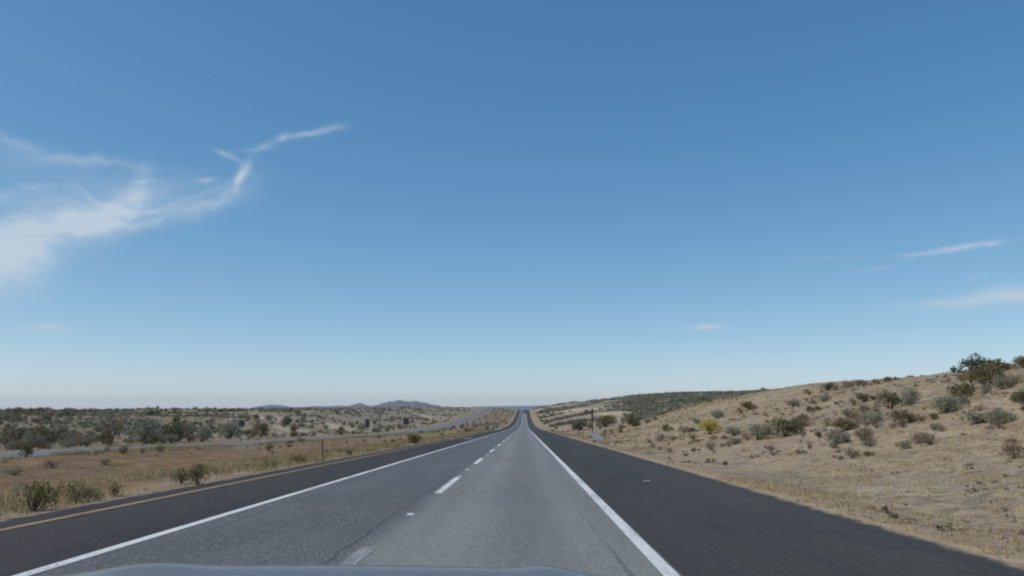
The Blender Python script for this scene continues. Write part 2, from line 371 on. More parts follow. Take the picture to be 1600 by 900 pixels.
# ------------------------------------------------------------------ ground and roads
def stations(lo, hi, pieces):
    out = [lo]
    while out[-1] < hi:
        x = out[-1]; step = next(s for (lim, s) in pieces if x < lim); out.append(x + step)
    return out
Ys = np.array(stations(-60, 14500, [(60, .8), (160, 1.2), (320, 3.0), (1400, 6.0), (3000, 60), (1e9, 600)]))
def build_ground():
    xr = [XR] + [XR + .5 + i * .7 for i in range(90)]; x = xr[-1]; st = .8
    while x < 12000: st *= 1.10; x += st; xr.append(x)
    xm = list(np.linspace(XL, OR_, 34)); xl = [OL] + [OL - .8 - i * 1.3 for i in range(75)]; x = xl[-1]; st = 1.4
    while x > -12000: st *= 1.10; x -= st; xl.append(x)
    inner = [XL + .4, -5.0, 0, XR - .4]; opp = [OR_ - .4, -42.0, OL + .4]
    Xs = np.array(sorted(xr + xm + xl + inner + opp))
    X, Y = np.meshgrid(Xs, Ys)
    Z, dist = ground(X, Y)
    ins = ((X > XL + .1) & (X < XR - .1)) | ((X > OL + .1) & (X < OR_ - .1))
    Z = np.where(ins, Z - .5, Z - .02)
    ny, nx = X.shape
    i = np.arange((ny - 1) * nx).reshape(ny - 1, nx)[:, :-1]
    F = np.stack([i, i + 1, i + 1 + nx, i + nx], -1).reshape(-1, 4)
    me = mesh('ground', np.stack([X, Y, Z], -1), F, [M_SOIL], smooth=True)
    a = me.attributes.new('edge', 'FLOAT', 'POINT')
    d_in = np.where((X > XL - 30) & (X < XR + 30), np.where(X > -2, X - XR, XL - X), 99)
    a.data.foreach_set('value', np.clip(1 - d_in / 4.5, 0, 1).astype(np.float32).ravel())
    a = me.attributes.new('scrubland', 'FLOAT', 'POINT')
    zone = np.where(X < OL, sstep((OL - 3 - X) / 14), sstep((X - 14) / 40) * sstep((Y - 230) / 120))
    a.data.foreach_set('value', zone.astype(np.float32).ravel())
    a = me.attributes.new('pale', 'FLOAT', 'POINT'); a.data.foreach_set('value', pale_at(X, Y).astype(np.float32).ravel())
    a = me.attributes.new('median', 'FLOAT', 'POINT')
    md = sstep((XL + .5 - X) / 3) * sstep((X - OL + 10) / 9) * (1 - .55 * sstep((Y - 90) / 120))
    a.data.foreach_set('value', md.astype(np.float32).ravel())
    tag(link('ground', me), kind='structure')
build_ground()
YR = Ys[Ys < 1500]
def strip(name, x0, x1, m, zf=zr, lift=0.0, y0=-60, y1=1500, nx=2, label=None, thick=0.0):
    ys = np.unique(np.concatenate([[y0], YR[(YR > y0) & (YR < y1)], [y1]])); xs = np.linspace(x0, x1, nx)
    X, Y = np.meshgrid(xs, ys); base = np.interp(Y, Ys, zf(Ys))
    Z = base + lift
    n = len(ys); i = np.arange((n - 1) * nx).reshape(n - 1, nx)[:, :-1]
    F = np.stack([i, i + 1, i + 1 + nx, i + nx], -1).reshape(-1, 4)
    return np.stack([X, Y, Z], -1).reshape(-1, 3), F
def road(name, *a, **k):
    v, f = strip(name, *a, **k); return tag(link(name, mesh(name, v, f, [a[2]], smooth=True)), kind='structure')
WL, WR = -5.57, 1.62                     # white edge lines of the two lanes
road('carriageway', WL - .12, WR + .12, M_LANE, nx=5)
road('right_shoulder', WR + .12, XR, M_SHR, nx=3)
road('left_shoulder', XL, WL - .12, M_SHL, nx=3)
road('opposite_carriageway', OL, OR_, M_OPP, zf=zo, nx=4)
road('white_edge_line_right', WR - .09, WR + .09, M_WHITE, lift=.005)
road('white_edge_line_left', WL - .09, WL + .09, M_WHITE, lift=.005)
road('yellow_edge_line', -8.38, -8.22, M_YELLOW, lift=.005, y1=140)
road('opposite_white_line', OL + 1.2, OL + 1.42, M_WHITE, zf=zo, lift=.005)
road('opposite_yellow_line', OR_ - 1.1, OR_ - .9, M_YELLOW, zf=zo, lift=.005)
def quads(name, rects, m, zf=zr, lift=.005):
    V, Fc = [], []
    for (x0, x1, y0, y1) in rects:
        v, f = strip('', x0, x1, m, zf=zf, lift=lift, y0=y0, y1=y1)
        Fc.append(f + sum(len(a) for a in V)); V.append(v)
    return tag(link(name, mesh(name, np.concatenate(V), np.concatenate(Fc), [m])), kind='structure')
DASH0, PER, DLEN, XC = 20.1, 14.95, 5.9, -2.12
quads('lane_dashes', [(XC - .09, XC + .09, DASH0 + PER * k, DASH0 + PER * k + DLEN) for k in range(0, 70)], M_WHITE)
quads('worn_lane_dashes', [(XC - .10, XC + .10, DASH0 - PER, DASH0 - PER + 6.2), (XC - .08, XC + .08, DASH0 + DLEN, DASH0 + DLEN + 1.1)], M_WORN)
quads('opposite_lane_dashes', [(-42.0, -41.85, 10 + PER * k, 13.7 + PER * k) for k in range(0, 60)], M_WHITE, zf=zo)
# white bars painted across the road
quads('transverse_markings', [(-7.55, -6.3, 98.2, 99.9), (-9.1, -8.5, 98.2, 99.5), (-4.05, -3.45, 98.3, 99.8)], M_WHITE)
quads('worn_transverse_markings', [(-.75, .1, 98.3, 99.9)], M_WORN)
quads('opposite_transverse_markings', [(OR_ - 1.9, OR_ - 0.5, 166, 171)], M_WHITE, zf=zo, lift=.009)
# ------------------------------------------------------------------ far mountains
def ridge(name, prof, dist, m, depth, jag, seed):
    prof = np.array(prof, float); xs = np.arange(prof[0, 0], prof[-1, 0] + .1, 1.5); n = len(xs)
    V = []; rows = 11
    for r in range(rows):
        t = r / (rows - 1); f = 1 - abs(2 * t - 1)
        for k, x in enumerate(xs):
            d = ray(x, 640); yk = np.interp(x, prof[:, 0], prof[:, 1])
            D = dist + depth * (t - .5)
            h = max(0, (640.5 - yk)) / F_PX * dist / math.cos(PITCH)
            hh = h * (f ** .8) * (1 + jag * float(vnoise(k / 3.1 + seed, r * .8)) * (1 - f * .6)) 
            s = D / d.y
            V.append((d.x * s, D, EYE - 22 + hh + 22 * min(1, f * 3)))
    i = np.arange((rows - 1) * n).reshape(rows - 1, n)[:, :-1]
    F = np.stack([i, i + 1, i + 1 + n, i + n], -1).reshape(-1, 4)
    return tag(link(name, mesh(name, V, F, [m], True)), kind='structure')
M_MTN = noisy('mountain_rock', (.095, .085, .085), (.06, .06, .066), .004, bump=0)
ridge('mountains', [(330, 641), (385, 639), (398, 636.5), (412, 634), (428, 633), (442, 634.5), (458, 636.5), (480, 636), (496, 635), (512, 635.5), (528, 634.5), (542, 635),
      (552, 633), (561, 631), (568, 632), (577, 635), (588, 633.5), (598, 630.5), (609, 628.5), (621, 626.5), (630, 627), (640, 628), (652, 627.5), (663, 629.5),
      (674, 632.5), (692, 636), (722, 640)], 8200, M_MTN, 2600, .35, 3)
ridge('far_mountains', [(640, 640), (700, 637), (760, 635.5), (800, 635), (850, 634.5), (900, 636), (960, 640)], 13800, M_MTN, 1500, .5, 9)
# the air: far things fade a little to blue
def haze():
    mb = MB(); mb.box((0, 7000, (190 - 60) / 2), (26000, 15800, 250))
    m = bpy.data.materials.new('haze_air'); m.use_nodes = True; T = NT(m.node_tree); T.n.clear()
    v = T.add('ShaderNodeVolumePrincipled'); v.inputs['Color'].default_value = (.82, .94, 1.0, 1); v.inputs['Density'].default_value = HAZE_DENSITY
    v.inputs['Anisotropy'].default_value = .2
    o = T.add('ShaderNodeOutputMaterial'); T.l.new(v.outputs[0], o.inputs['Volume'])
    tag(mb.done('haze', m), kind='stuff')
haze()

# ------------------------------------------------------------------ vegetation
def leaf_mat(name, c0, c1, c2, trans=.35):
    m, T, b = mat(name, c0, .8, spec=.2)
    geo = T.add('ShaderNodeNewGeometry'); oi = T.add('ShaderNodeObjectInfo')
    c = T.mix(geo.outputs['Random Per Island'], c0, c1)
    c = T.mix(T.math('MULTIPLY', oi.outputs['Random'], .6), c, c2)
    T.l.new(c, b.inputs['Base Color'])
    tr = T.add('ShaderNodeBsdfTranslucent'); T.l.new(c, tr.inputs[0]); mx = T.add('ShaderNodeMixShader'); mx.inputs[0].default_value = trans
    out = next(n for n in T.n if n.type == 'OUTPUT_MATERIAL')
    T.l.new(b.outputs[0], mx.inputs[1]); T.l.new(tr.outputs[0], mx.inputs[2]); T.l.new(mx.outputs[0], out.inputs[0])
    return m
M_STEM = noisy('twig_bark', (.10, .075, .055), (.15, .12, .09), 9.0)
LEAF = {
 'creosote_bush': leaf_mat('creosote_leaf', (0.106, 0.102, 0.049), (0.177, 0.163, 0.082), (0.133, 0.133, 0.082)),
 'sagebrush': leaf_mat('sage_leaf', (.235, .222, .160), (.330, .310, .225), (.250, .255, .185)),
 'dry_shrub': leaf_mat('dry_twig', (0.195, 0.144, 0.096), (0.299, 0.223, 0.148), (0.227, 0.186, 0.132)),
 'rabbitbrush': leaf_mat('rabbitbrush_flower', (0.351, 0.298, 0.050), (0.468, 0.384, 0.067), (0.273, 0.260, 0.067)),
 'green_weed': leaf_mat('weed_leaf', (0.111, 0.122, 0.045), (0.195, 0.186, 0.076), (0.150, 0.155, 0.069)),
 'tumbleweed': leaf_mat('tumbleweed_twig', (0.150, 0.074, 0.043), (0.215, 0.114, 0.065), (0.182, 0.099, 0.056)),
 'juniper_tree': leaf_mat('juniper_leaf', (0.078, 0.099, 0.067), (0.124, 0.149, 0.099), (0.098, 0.124, 0.084)),
 'olive_shrub': leaf_mat('olive_leaf', (0.140, 0.116, 0.052), (0.232, 0.182, 0.081), (0.168, 0.145, 0.074)),
}
def clump_leaves(rng, n, lumps, size, upright=.0):
    """small leaf faces spread through several lumps: returns verts (n*4,3) and faces (n,4)"""
    L = np.array(lumps); wgt = L[:, 3] ** 2; k = rng.choice(len(L), n, p=wgt / wgt.sum())
    d = rng.normal(size=(n, 3)); d /= np.linalg.norm(d, axis=1)[:, None]
    rad = rng.random(n) ** .38
    c = L[k, :3] + d * (L[k, 3] * rad)[:, None] * np.array([1, 1, .85])
    c[:, 2] = np.abs(c[:, 2]) + .01
    a = rng.normal(size=(n, 3)); a[:, 2] += upright * 2; a /= np.linalg.norm(a, axis=1)[:, None]
    b = np.cross(a, rng.normal(size=(n, 3))); b /= np.linalg.norm(b, axis=1)[:, None]
    s = size * (.6 + .8 * rng.random(n)); ln = s * (1.0 + 1.2 * rng.random(n))
    A = a * ln[:, None]; B = b * (s * .5)[:, None]
    V = np.stack([c - A, c + B, c + A, c - B], 1).reshape(-1, 3)
    return V, np.arange(n * 4).reshape(n, 4)
def stems(rng, lumps, r, extra=6):
    V, F = [], []
    ends = [tuple(l[:3]) for l in lumps] + [(rng.uniform(-.32, .32), rng.uniform(-.32, .32), .25 + .3 * rng.random()) for _ in range(extra)]
    for e in ends:
        mid = (e[0] * .45 + rng.normal() * .05, e[1] * .45 + rng.normal() * .05, e[2] * .5)
        pts = [(e[0] * .06, e[1] * .06, -.06), mid, e]; rr = [r, r * .7, r * .3]; base = len(V)
        for p, q in zip(pts, rr):
            for j in range(4): V.append((p[0] + q * math.cos(j * 1.571), p[1] + q * math.sin(j * 1.571), p[2]))
        for s in range(2):
            for j in range(4):
                a = base + s * 4 + j; b2 = base + s * 4 + (j + 1) % 4; F.append((a, b2, b2 + 4, a + 4))
    return np.array(V), np.array(F)
SHAPE = {   # n leaves, lump count, spread, height, lump radius, leaf size, upright
 'creosote_bush': (620, 9, .34, .62, .21, .034, .5), 'sagebrush': (760, 8, .30, .42, .24, .030, .3), 'dry_shrub': (430, 8, .34, .40, .20, .022, 1.2),
 'rabbitbrush': (800, 7, .26, .40, .25, .028, .5), 'green_weed': (420, 9, .34, .50, .19, .026, 1.4), 'tumbleweed': (700, 1, .0, .42, .43, .026, .0),
 'juniper_tree': (900, 11, .34, .70, .17, .030, .3), 'olive_shrub': (720, 9, .32, .46, .22, .030, .5)}
PROTO = {}
def make_protos():
    for kind, (n, nl, sp, h, lr, ls, up) in SHAPE.items():
        PROTO[kind] = []
        for v in range(2 if kind in ('rabbitbrush', 'tumbleweed', 'juniper_tree') else 4):
            rng = np.random.default_rng(abs(hash_of(kind)) + v)
            lumps = []
            for q in range(nl):
                a = rng.random() * 6.283; rr = sp * math.sqrt(rng.random()); r = lr * (.7 + .6 * rng.random())
                lumps.append((rr * math.cos(a), rr * math.sin(a), r * .7 + (h - r * .7) * (rng.random() ** .8) * (1 - .5 * rr / max(sp, .01)), r))
            if kind == 'tumbleweed': lumps = [(0, 0, .40, .42)]
            fv, ff = clump_leaves(rng, n, lumps, ls, up); sv, sf = stems(rng, lumps, .016 if kind != 'juniper_tree' else .03)
            ext = max(np.ptp(fv[:, 0]), np.ptp(fv[:, 1])); k = 1 / ext; top = fv[:, 2].max() * k
            fv = fv * k; sv = sv * k
            fol = mesh(kind + '_foliage', fv, ff, [LEAF[kind]]); stm = mesh(kind + '_stems', sv, sf, [M_STEM])
            one = mesh(kind, np.concatenate([fv, sv]), np.concatenate([ff, sf + len(fv)]), [LEAF[kind], M_STEM], mat_idx=[0] * len(ff) + [1] * len(sf))
            PROTO[kind].append((fol, stm, one, top))
def hash_of(s): return sum((i + 3) * ord(c) for i, c in enumerate(s))
make_protos()
taken = []; alone = set()
def hero(kind, px, py, wpx, hpx, label, cat=None, sink=0.02):
    """one bush that the photograph singles out, standing on the ground where its foot is seen"""
    h = hit(px, py)
    if h is None: print('no ground under', kind, px, py); return
    x, y, s = h; wid = 1.14 * wpx / F_PX * s; hgt = 1.12 * hpx / F_PX * s
    if kind == 'tumbleweed': hgt = wid * .9
    fol, stm, one, top = PROTO[kind][int(RNG.integers(len(PROTO[kind])))]
    e = link(kind, None); e.empty_display_size = .2
    e.location = (x, y, gz(x, y) - sink); e.rotation_euler = (0, 0, random.random() * 6.28)
    e.scale = (wid, wid, hgt / top)
    link('foliage', fol, e); link('trunk' if kind == 'juniper_tree' else 'stems', stm, e)
    tag(e, label, cat or {'juniper_tree': 'tree', 'green_weed': 'weed', 'tumbleweed': 'tumbleweed'}.get(kind, 'bush'))
    taken.append((x, y, wid))
    if kind in ('rabbitbrush', 'tumbleweed'): alone.add((x, y))
HEROES = [
 ('rabbitbrush', 1110, 678, 32, 21, 'bright yellow-green rounded bush on the right bank'),
 ('sagebrush', 1186, 687, 36, 22, 'dark grey bush just right of the yellow-green bush'),
 ('creosote_bush', 1226, 682, 52, 27, 'long dark green bush in the middle of the right bank, widest of its clump'),
 ('dry_shrub', 1258, 666, 36, 13, 'low brown bush behind the right end of the long dark green bush'),
 ('creosote_bush', 1390, 638, 37, 25, 'round green bush alone on bare sand near the top of the right hill'),
 ('olive_shrub', 1350, 629, 16, 13, 'little olive bush left of the round green bush on bare sand'),
 ('dry_shrub', 1356, 645, 14, 13, 'dead brown twiggy shrub below the little olive bush'),
 ('sagebrush', 1479, 645, 42, 22, 'grey-green bush with dark foot below the olive bush on the right hill'),
 ('olive_shrub', 1502, 622, 40, 20, 'dark olive bush between the hilltop thicket and a grey-green bush'),
 ('olive_shrub', 1545, 603, 50, 28, 'biggest dark olive bush below the hilltop tree'),
 ('juniper_tree', 1522, 586, 46, 27, 'thin blue-green tree standing against the sky on the right hilltop'),
 ('olive_shrub', 1562, 580, 36, 16, 'olive bush on the hilltop just right of the blue-green tree'),
 ('juniper_tree', 1491, 583, 10, 10, 'tiny dark shrub on the skyline left of the hilltop tree', 'bush'),
 ('creosote_bush', 1600, 575, 18, 14, 'dark bush on the hilltop cut off by the right edge of the photo'),
 ('dry_shrub', 1586, 600, 34, 17, 'dark brown bush on the hill right of the biggest olive bush'),
 ('dry_shrub', 1503, 594, 20, 9, 'small dark brown shrub below the blue-green tree'),
 ('creosote_bush', 1293, 610, 21, 11, 'leftmost dark round bush on the right hill skyline'),
 ('dry_shrub', 1324, 607, 19, 12, 'second dark bush on the right hill skyline, brown'),
 ('creosote_bush', 1384, 597, 20, 8, 'flat dark green bush on the right hill skyline'),
 ('creosote_bush', 1349, 602, 12, 8, 'small green bush on the skyline beside the brown one'),
 ('sagebrush', 1240, 635, 22, 11, 'pale green bush low on the bare orange slope'),
 ('sagebrush', 1288, 627, 18, 10, 'pale grey bush alone in the middle of the bare orange slope'),
 ('dry_shrub', 1328, 652, 20, 13, 'brown-grey shrub above the olive-yellow bush on the right bank'),
 ('sagebrush', 1360, 661, 36, 15, 'flat grey bush right of the olive-yellow bush on the right bank'),
 ('olive_shrub', 1412, 661, 46, 18, 'wide brownish olive bush in the centre of the right hillside'),
 ('dry_shrub', 1440, 658, 30, 11, 'low brown shrub touching the right end of the wide olive bush'),
 ('olive_shrub', 1322, 673, 34, 16, 'olive-yellow bush right of the long dark green bush'),
 ('sagebrush', 1310, 692, 36, 18, 'grey bush with dark base below the olive-yellow bush'),
 ('dry_shrub', 1361, 698, 22, 15, 'brown bush with dark base below the flat grey bush'),
 ('green_weed', 1332, 715, 22, 14, 'yellow-green tuft on the pale sand nearest the shoulder side'),
 ('sagebrush', 1530, 661, 40, 16, 'left one of two grey-green bushes side by side near the right edge'),
 ('sagebrush', 1564, 662, 38, 21, 'right one of two grey-green bushes side by side near the right edge'),
 ('creosote_bush', 1598, 630, 26, 18, 'green bush on the hillside at the right edge of the photo'),
 ('dry_shrub', 1454, 694, 36, 15, 'loose brown twiggy shrub on the pale slope left of the tumbleweed'),
 ('tumbleweed', 1585, 716, 26, 21, 'round rust-brown tumbleweed lying on the slope'),
 ('dry_shrub', 1265, 702, 9, 9, 'tiny dark shrub on pale sand below the olive-yellow bush'),
 ('dry_shrub', 1246, 710, 9, 8, 'tiny grey shrub on pale sand nearest the rust patch'),
 ('dry_shrub', 1205, 708, 14, 15, 'dark brown shrub below the long dark green bush'),
 ('sagebrush', 1147, 681, 28, 13, 'blue-grey bush between the yellow-green bush and the dark grey one'),
 ('sagebrush', 1148, 694, 26, 10, 'low grey bush in front of the blue-grey one'),
 ('dry_shrub', 1111, 702, 20, 12, 'brown-grey shrub below the yellow-green bush'),
 ('dry_shrub', 1031, 690, 20, 12, 'brown shrub on the verge left of the yellow-green bush'),
 ('dry_shrub', 1069, 677, 17, 11, 'small reddish-brown shrub just left of the yellow-green bush'),
 ('creosote_bush', 1040, 673, 13, 9, 'small green bush two left of the yellow-green bush'),
 ('olive_shrub', 1172, 640, 24, 13, 'olive bush on the near ridge in front of the dark scrub hill'),
 ('sagebrush', 1121, 653, 25, 13, 'pale sage bush on the near ridge above the yellow-green bush'),
 ('creosote_bush', 908, 672, 31, 16, 'dark olive-green bush left of the tall dark post'),
 ('olive_shrub', 946, 667, 31, 17, 'olive bush just right of the tall dark post'),
 ('dry_shrub', 956, 678, 13, 6, 'little brown shrub right of the asphalt apron'),
 ('creosote_bush', 990, 667, 24, 17, 'dark grey-green bush at the foot of the scrub hill'),
 ('green_weed', 310, 757, 30, 28, 'dense dark green weed clump beside the yellow line'),
 ('green_weed', 283, 755, 30, 22, 'brownish green weed just left of the dense dark green clump'),
 ('green_weed', 52, 797, 56, 36, 'largest straggly grey-green weed at the bottom left of the median'),
 ('green_weed', 122, 784, 46, 25, 'bright green weed second from the left along the median edge'),
 ('green_weed', 178, 776, 16, 20, 'narrow green weed right of the bright green one'),
 ('dry_shrub', 162, 726, 16, 8, 'small brown mound in the middle of the red median'),
 ('dry_shrub', 84, 731, 30, 9, 'flat brown shrub left in the red median'),
 ('dry_shrub', 22, 741, 26, 9, 'flat brown shrub leftmost in the red median'),
 ('creosote_bush', 40, 714, 16, 17, 'upright dark green bush on the near edge of the far carriageway'),
 ('green_weed', 168, 707, 12, 9, 'first of the small green bushes right of the upright one along the far carriageway'),
 ('green_weed', 193, 709, 14, 12, 'tallest of the small green bushes along the near edge of the far carriageway'),
 ('dry_shrub', 222, 709, 9, 8, 'brown bush among small green ones along the far carriageway'),
 ('green_weed', 250, 706, 13, 10, 'rightmost of the small green bushes at the far left carriageway edge'),
 ('creosote_bush', 20, 697, 52, 26, 'large dark green bush at the left edge beyond the far carriageway'),
 ('creosote_bush', 66, 696, 46, 27, 'large olive-dark bush second from left beyond the far carriageway'),
 ('dry_shrub', 128, 693, 34, 14, 'low dark brown bush beyond the far carriageway beside the tall brown one'),
 ('dry_shrub', 171, 691, 34, 33, 'tall dark brown bush beyond the far carriageway'),
 ('sagebrush', 224, 691, 48, 33, 'big grey bush right of the tall brown one beyond the far carriageway'),
 ('creosote_bush', 275, 690, 38, 27, 'olive-green round bush right of the big grey one beyond the far carriageway'),
 ('sagebrush', 318, 688, 28, 22, 'grey bush right of the olive-green round one beyond the far carriageway'),
 ('sagebrush', 358, 686, 34, 28, 'wide grey-green bush left of the dark road sign'),
 ('creosote_bush', 407, 683, 24, 22, 'dark green bush right of the leftmost dark road sign'),
 ('creosote_bush', 444, 668, 21, 18, 'dark green bush high on the sandy slope right of the leftmost sign'),
 ('creosote_bush', 458, 676, 15, 11, 'green bush on bare sand above the far carriageway'),
 ('green_weed', 470, 691, 11, 8, 'small green bush on the far carriageway edge above the marker post'),
 ('green_weed', 466, 723, 26, 12, 'green weed patch left of the brown marker post'),
 ('green_weed', 545, 712, 14, 12, 'dark green weed right of the brown marker post'),
 ('olive_shrub', 648, 693, 28, 14, 'brown-olive bush in the median where the shoulder narrows'),
 ('creosote_bush', 722, 670, 10, 7, 'dark green bush in the median below the climbing far carriageway'),
]
for h in HEROES: hero(*h)

# ---- the many other bushes: the ones that show largest are objects, the far rest is one mass
def scatter():
    rng = np.random.default_rng(21)
    cand = []     # x, y, width, height, kind, zone
    def add(n, X, Y, zone, kinds, probs, w0, w1, keep=None):
        X = np.asarray(X); Y = np.asarray(Y)
        ks = rng.choice(len(kinds), n, p=probs); ww = w0 + (w1 - w0) * rng.random(n) ** 1.8
        for x, y, k, wd in zip(X, Y, ks, ww):
            if keep is not None and not keep(x, y): continue
            if x > XL - 1.0 - wd / 2 and x < XR + 1.2 + wd / 2: continue
            if x > OL - 1.5 - wd / 2 and x < OR_ + .8 + wd / 2: continue
            if float(pale_at(x, y)) > .45 and rng.random() < .92: continue
            cand.append((x, y, wd, wd * (.5 + .35 * rng.random()), kinds[k], zone))
    U = rng.uniform
    # right bank
    n = 420; add(n, U(9, 60, n), U(14, 280, n) , 'bank', ['sagebrush', 'dry_shrub', 'olive_shrub'], [.38, .5, .12], .25, 1.2,
                 lambda x, y: fbm(x / 18, y / 30, 2) > -.10 and (y > 62 or (y > 34 and rng.random() < .35)))
    for (hx, hy, hw) in list(taken):
        if hx > 8 and hy < 260 and hw > .45 and (hx, hy) not in alone:
            k = int(rng.integers(2, 5)); a = rng.random(k) * 6.283; d = hw * (.6 + .6 * rng.random(k))
            add(k, hx + d * np.cos(a), hy + d * np.sin(a), 'bank', ['dry_shrub', 'sagebrush', 'olive_shrub'], [.6, .3, .1], .35 * hw, .75 * hw)
    # right scrub hill, dense
    n = 19000; Yh = 230 + 900 * rng.random(n) ** .9; add(n, XR + 6 + 260 * rng.random(n) ** 1.25 * np.clip(Yh / 600, .4, 1), Yh, 'hill', ['sagebrush', 'creosote_bush', 'dry_shrub'], [.62, .26, .12], 1.3, 3.4,
                  lambda x, y: fbm(x / 26, y / 40, 3) > (-.5 if x / y > .15 else .14 if x / y < .12 else -.15))
    # slope beyond the far carriageway and its plateau
    n = 8000; Yl = 25 + 1000 * rng.random(n) ** 1.25; add(n, -50 - (25 + .42 * Yl) * rng.random(n) ** .9, Yl, 'slope', ['sagebrush', 'creosote_bush', 'dry_shrub'], [.46, .27, .27], .9, 2.9,
                  lambda x, y: fbm(x / 16, y / 30, 3) > -.19 + .16 * math.exp(-((y - 200) / 70) ** 2))
    n = 5200; Yl = 22 + 260 * rng.random(n) ** 1.1; add(n, -49 - (16 + .45 * Yl) * rng.random(n) ** .9, Yl, 'slope', ['sagebrush', 'dry_shrub', 'creosote_bush'], [.5, .36, .14], .45, 1.5,
                  lambda x, y: fbm(x / 9, y / 16, 3) > -.17 + .15 * math.exp(-((y - 200) / 70) ** 2))
    n = 130; Yl = rng.uniform(110, 300, n); add(n, -70 - .33 * Yl - rng.uniform(0, 40, n), Yl, 'slope', ['creosote_bush', 'dry_shrub', 'sagebrush'], [.6, .2, .2], 2.0, 4.2)
    # median
    n = 150; Ym = 20 + 560 * rng.random(n); add(n, U(-36, -10, n), Ym, 'median', ['green_weed', 'dry_shrub', 'olive_shrub'], [.45, .35, .2], .35, 1.1,
                 lambda x, y: y > 60 or x > -13 or x < -32)
    n = 420; Ym = 260 + 800 * rng.random(n); add(n, U(-36, -10, n), Ym, 'median', ['creosote_bush', 'sagebrush', 'dry_shrub'], [.4, .4, .2], .8, 2.2)
    C = []
    for (x, y, wd, hh, k, zone) in cand:
        if any((x - a) ** 2 + (y - b) ** 2 < ((.9 if (a, b) in alone else .35) * c + .45 * wd) ** 2 for a, b, c in taken): continue
        C.append((x, y, wd, hh, k, zone))
    X = np.array([c[0] for c in C]); Y = np.array([c[1] for c in C]); Wd = np.array([c[2] for c in C]); H = np.array([c[3] for c in C])
    Z = ground(X, Y)[0]
    # what the view shows of each: project and test the line of sight to its top against the ground
    Pc = np.stack([X, Y, Z - EYE + H * .7], -1) @ np.array(CAM_M)
    vis = (Pc[:, 2] < -1); px = 800 + F_PX * Pc[:, 0] / -Pc[:, 2]
    vis &= (px > -20) & (px < 1620)
    for t in np.linspace(.05, .97, 60):
        vis &= ground(X * t, Y * t)[0] < EYE + (Z + H * .8 - EYE) * t + .05
    size = np.where(vis, Wd * H / (X ** 2 + Y ** 2), 0)
    order = np.argsort(-size); count = {}
    zone_txt = {'bank': ('on the sandy bank right of the road', 'small bushes dotted over the right bank'), 'hill': ('on the dark scrub hill far ahead on the right', 'bushes of the scrub hill'),
                'slope': ('on the slope beyond the far carriageway', 'bushes of the slope beyond the far carriageway'), 'median': ('in the median between the carriageways', 'small plants in the median')}
    kind_txt = {'sagebrush': 'grey-green', 'creosote_bush': 'dark green', 'dry_shrub': 'dry brown', 'olive_shrub': 'olive', 'green_weed': 'green'}
    noun = {'sagebrush': 'sage bush', 'creosote_bush': 'bush', 'dry_shrub': 'twiggy shrub', 'olive_shrub': 'bush', 'green_weed': 'weed'}
    LIM = {'sagebrush': 285, 'creosote_bush': 200, 'dry_shrub': 190, 'olive_shrub': 60, 'green_weed': 50}
    rest = []
    for i in order:
        x, y, wd, hh, k, zone = C[i]
        if size[i] > 0 and count.get(k, 0) < LIM[k] and size[i] * F_PX ** 2 > 6:
            count[k] = count.get(k, 0) + 1
            fol, stm, one, top = PROTO[k][int(rng.integers(len(PROTO[k])))]
            o = link(k, one); o.location = (x, y, Z[i] - .03); o.rotation_euler = (0, 0, rng.random() * 6.28); o.scale = (wd, wd, hh / top)
            where, grp = zone_txt[zone]
            tag(o, f'small {kind_txt[k]} {noun[k]} {where}', 'weed' if k == 'green_weed' else 'bush', f'{kind_txt[k]} {grp}')
        elif vis[i] or zone in ('hill', 'slope') and rng.random() < .4: rest.append(i)
    # the far rest as one mass of low clumps
    V, F, MI = [], [], []; off = 0; kinds = ['sagebrush', 'creosote_bush', 'dry_shrub', 'olive_shrub', 'green_weed']
    for i in rest:
        x, y, wd, hh, k, zone = C[i]; n = 26
        lumps = [(rng.normal() * .2, rng.normal() * .2, .2 + .3 * rng.random(), .22) for _ in range(4)]
        v, f = clump_leaves(rng, n, lumps, .17, .3)
        v = v * np.array([wd, wd, hh * 1.25]) + np.array([x, y, Z[i] - .05])
        V.append(v); F.append(f + off); off += len(v); MI += [kinds.index(k)] * n
    o = link('scrub', mesh('scrub', np.concatenate(V), np.concatenate(F), [LEAF[k] for k in kinds], mat_idx=MI))
    tag(o, 'low grey and green scrub covering the far slopes as one mass', 'scrub', kind='stuff')
    print('bushes as objects', count, 'in the mass', len(rest))
scatter()

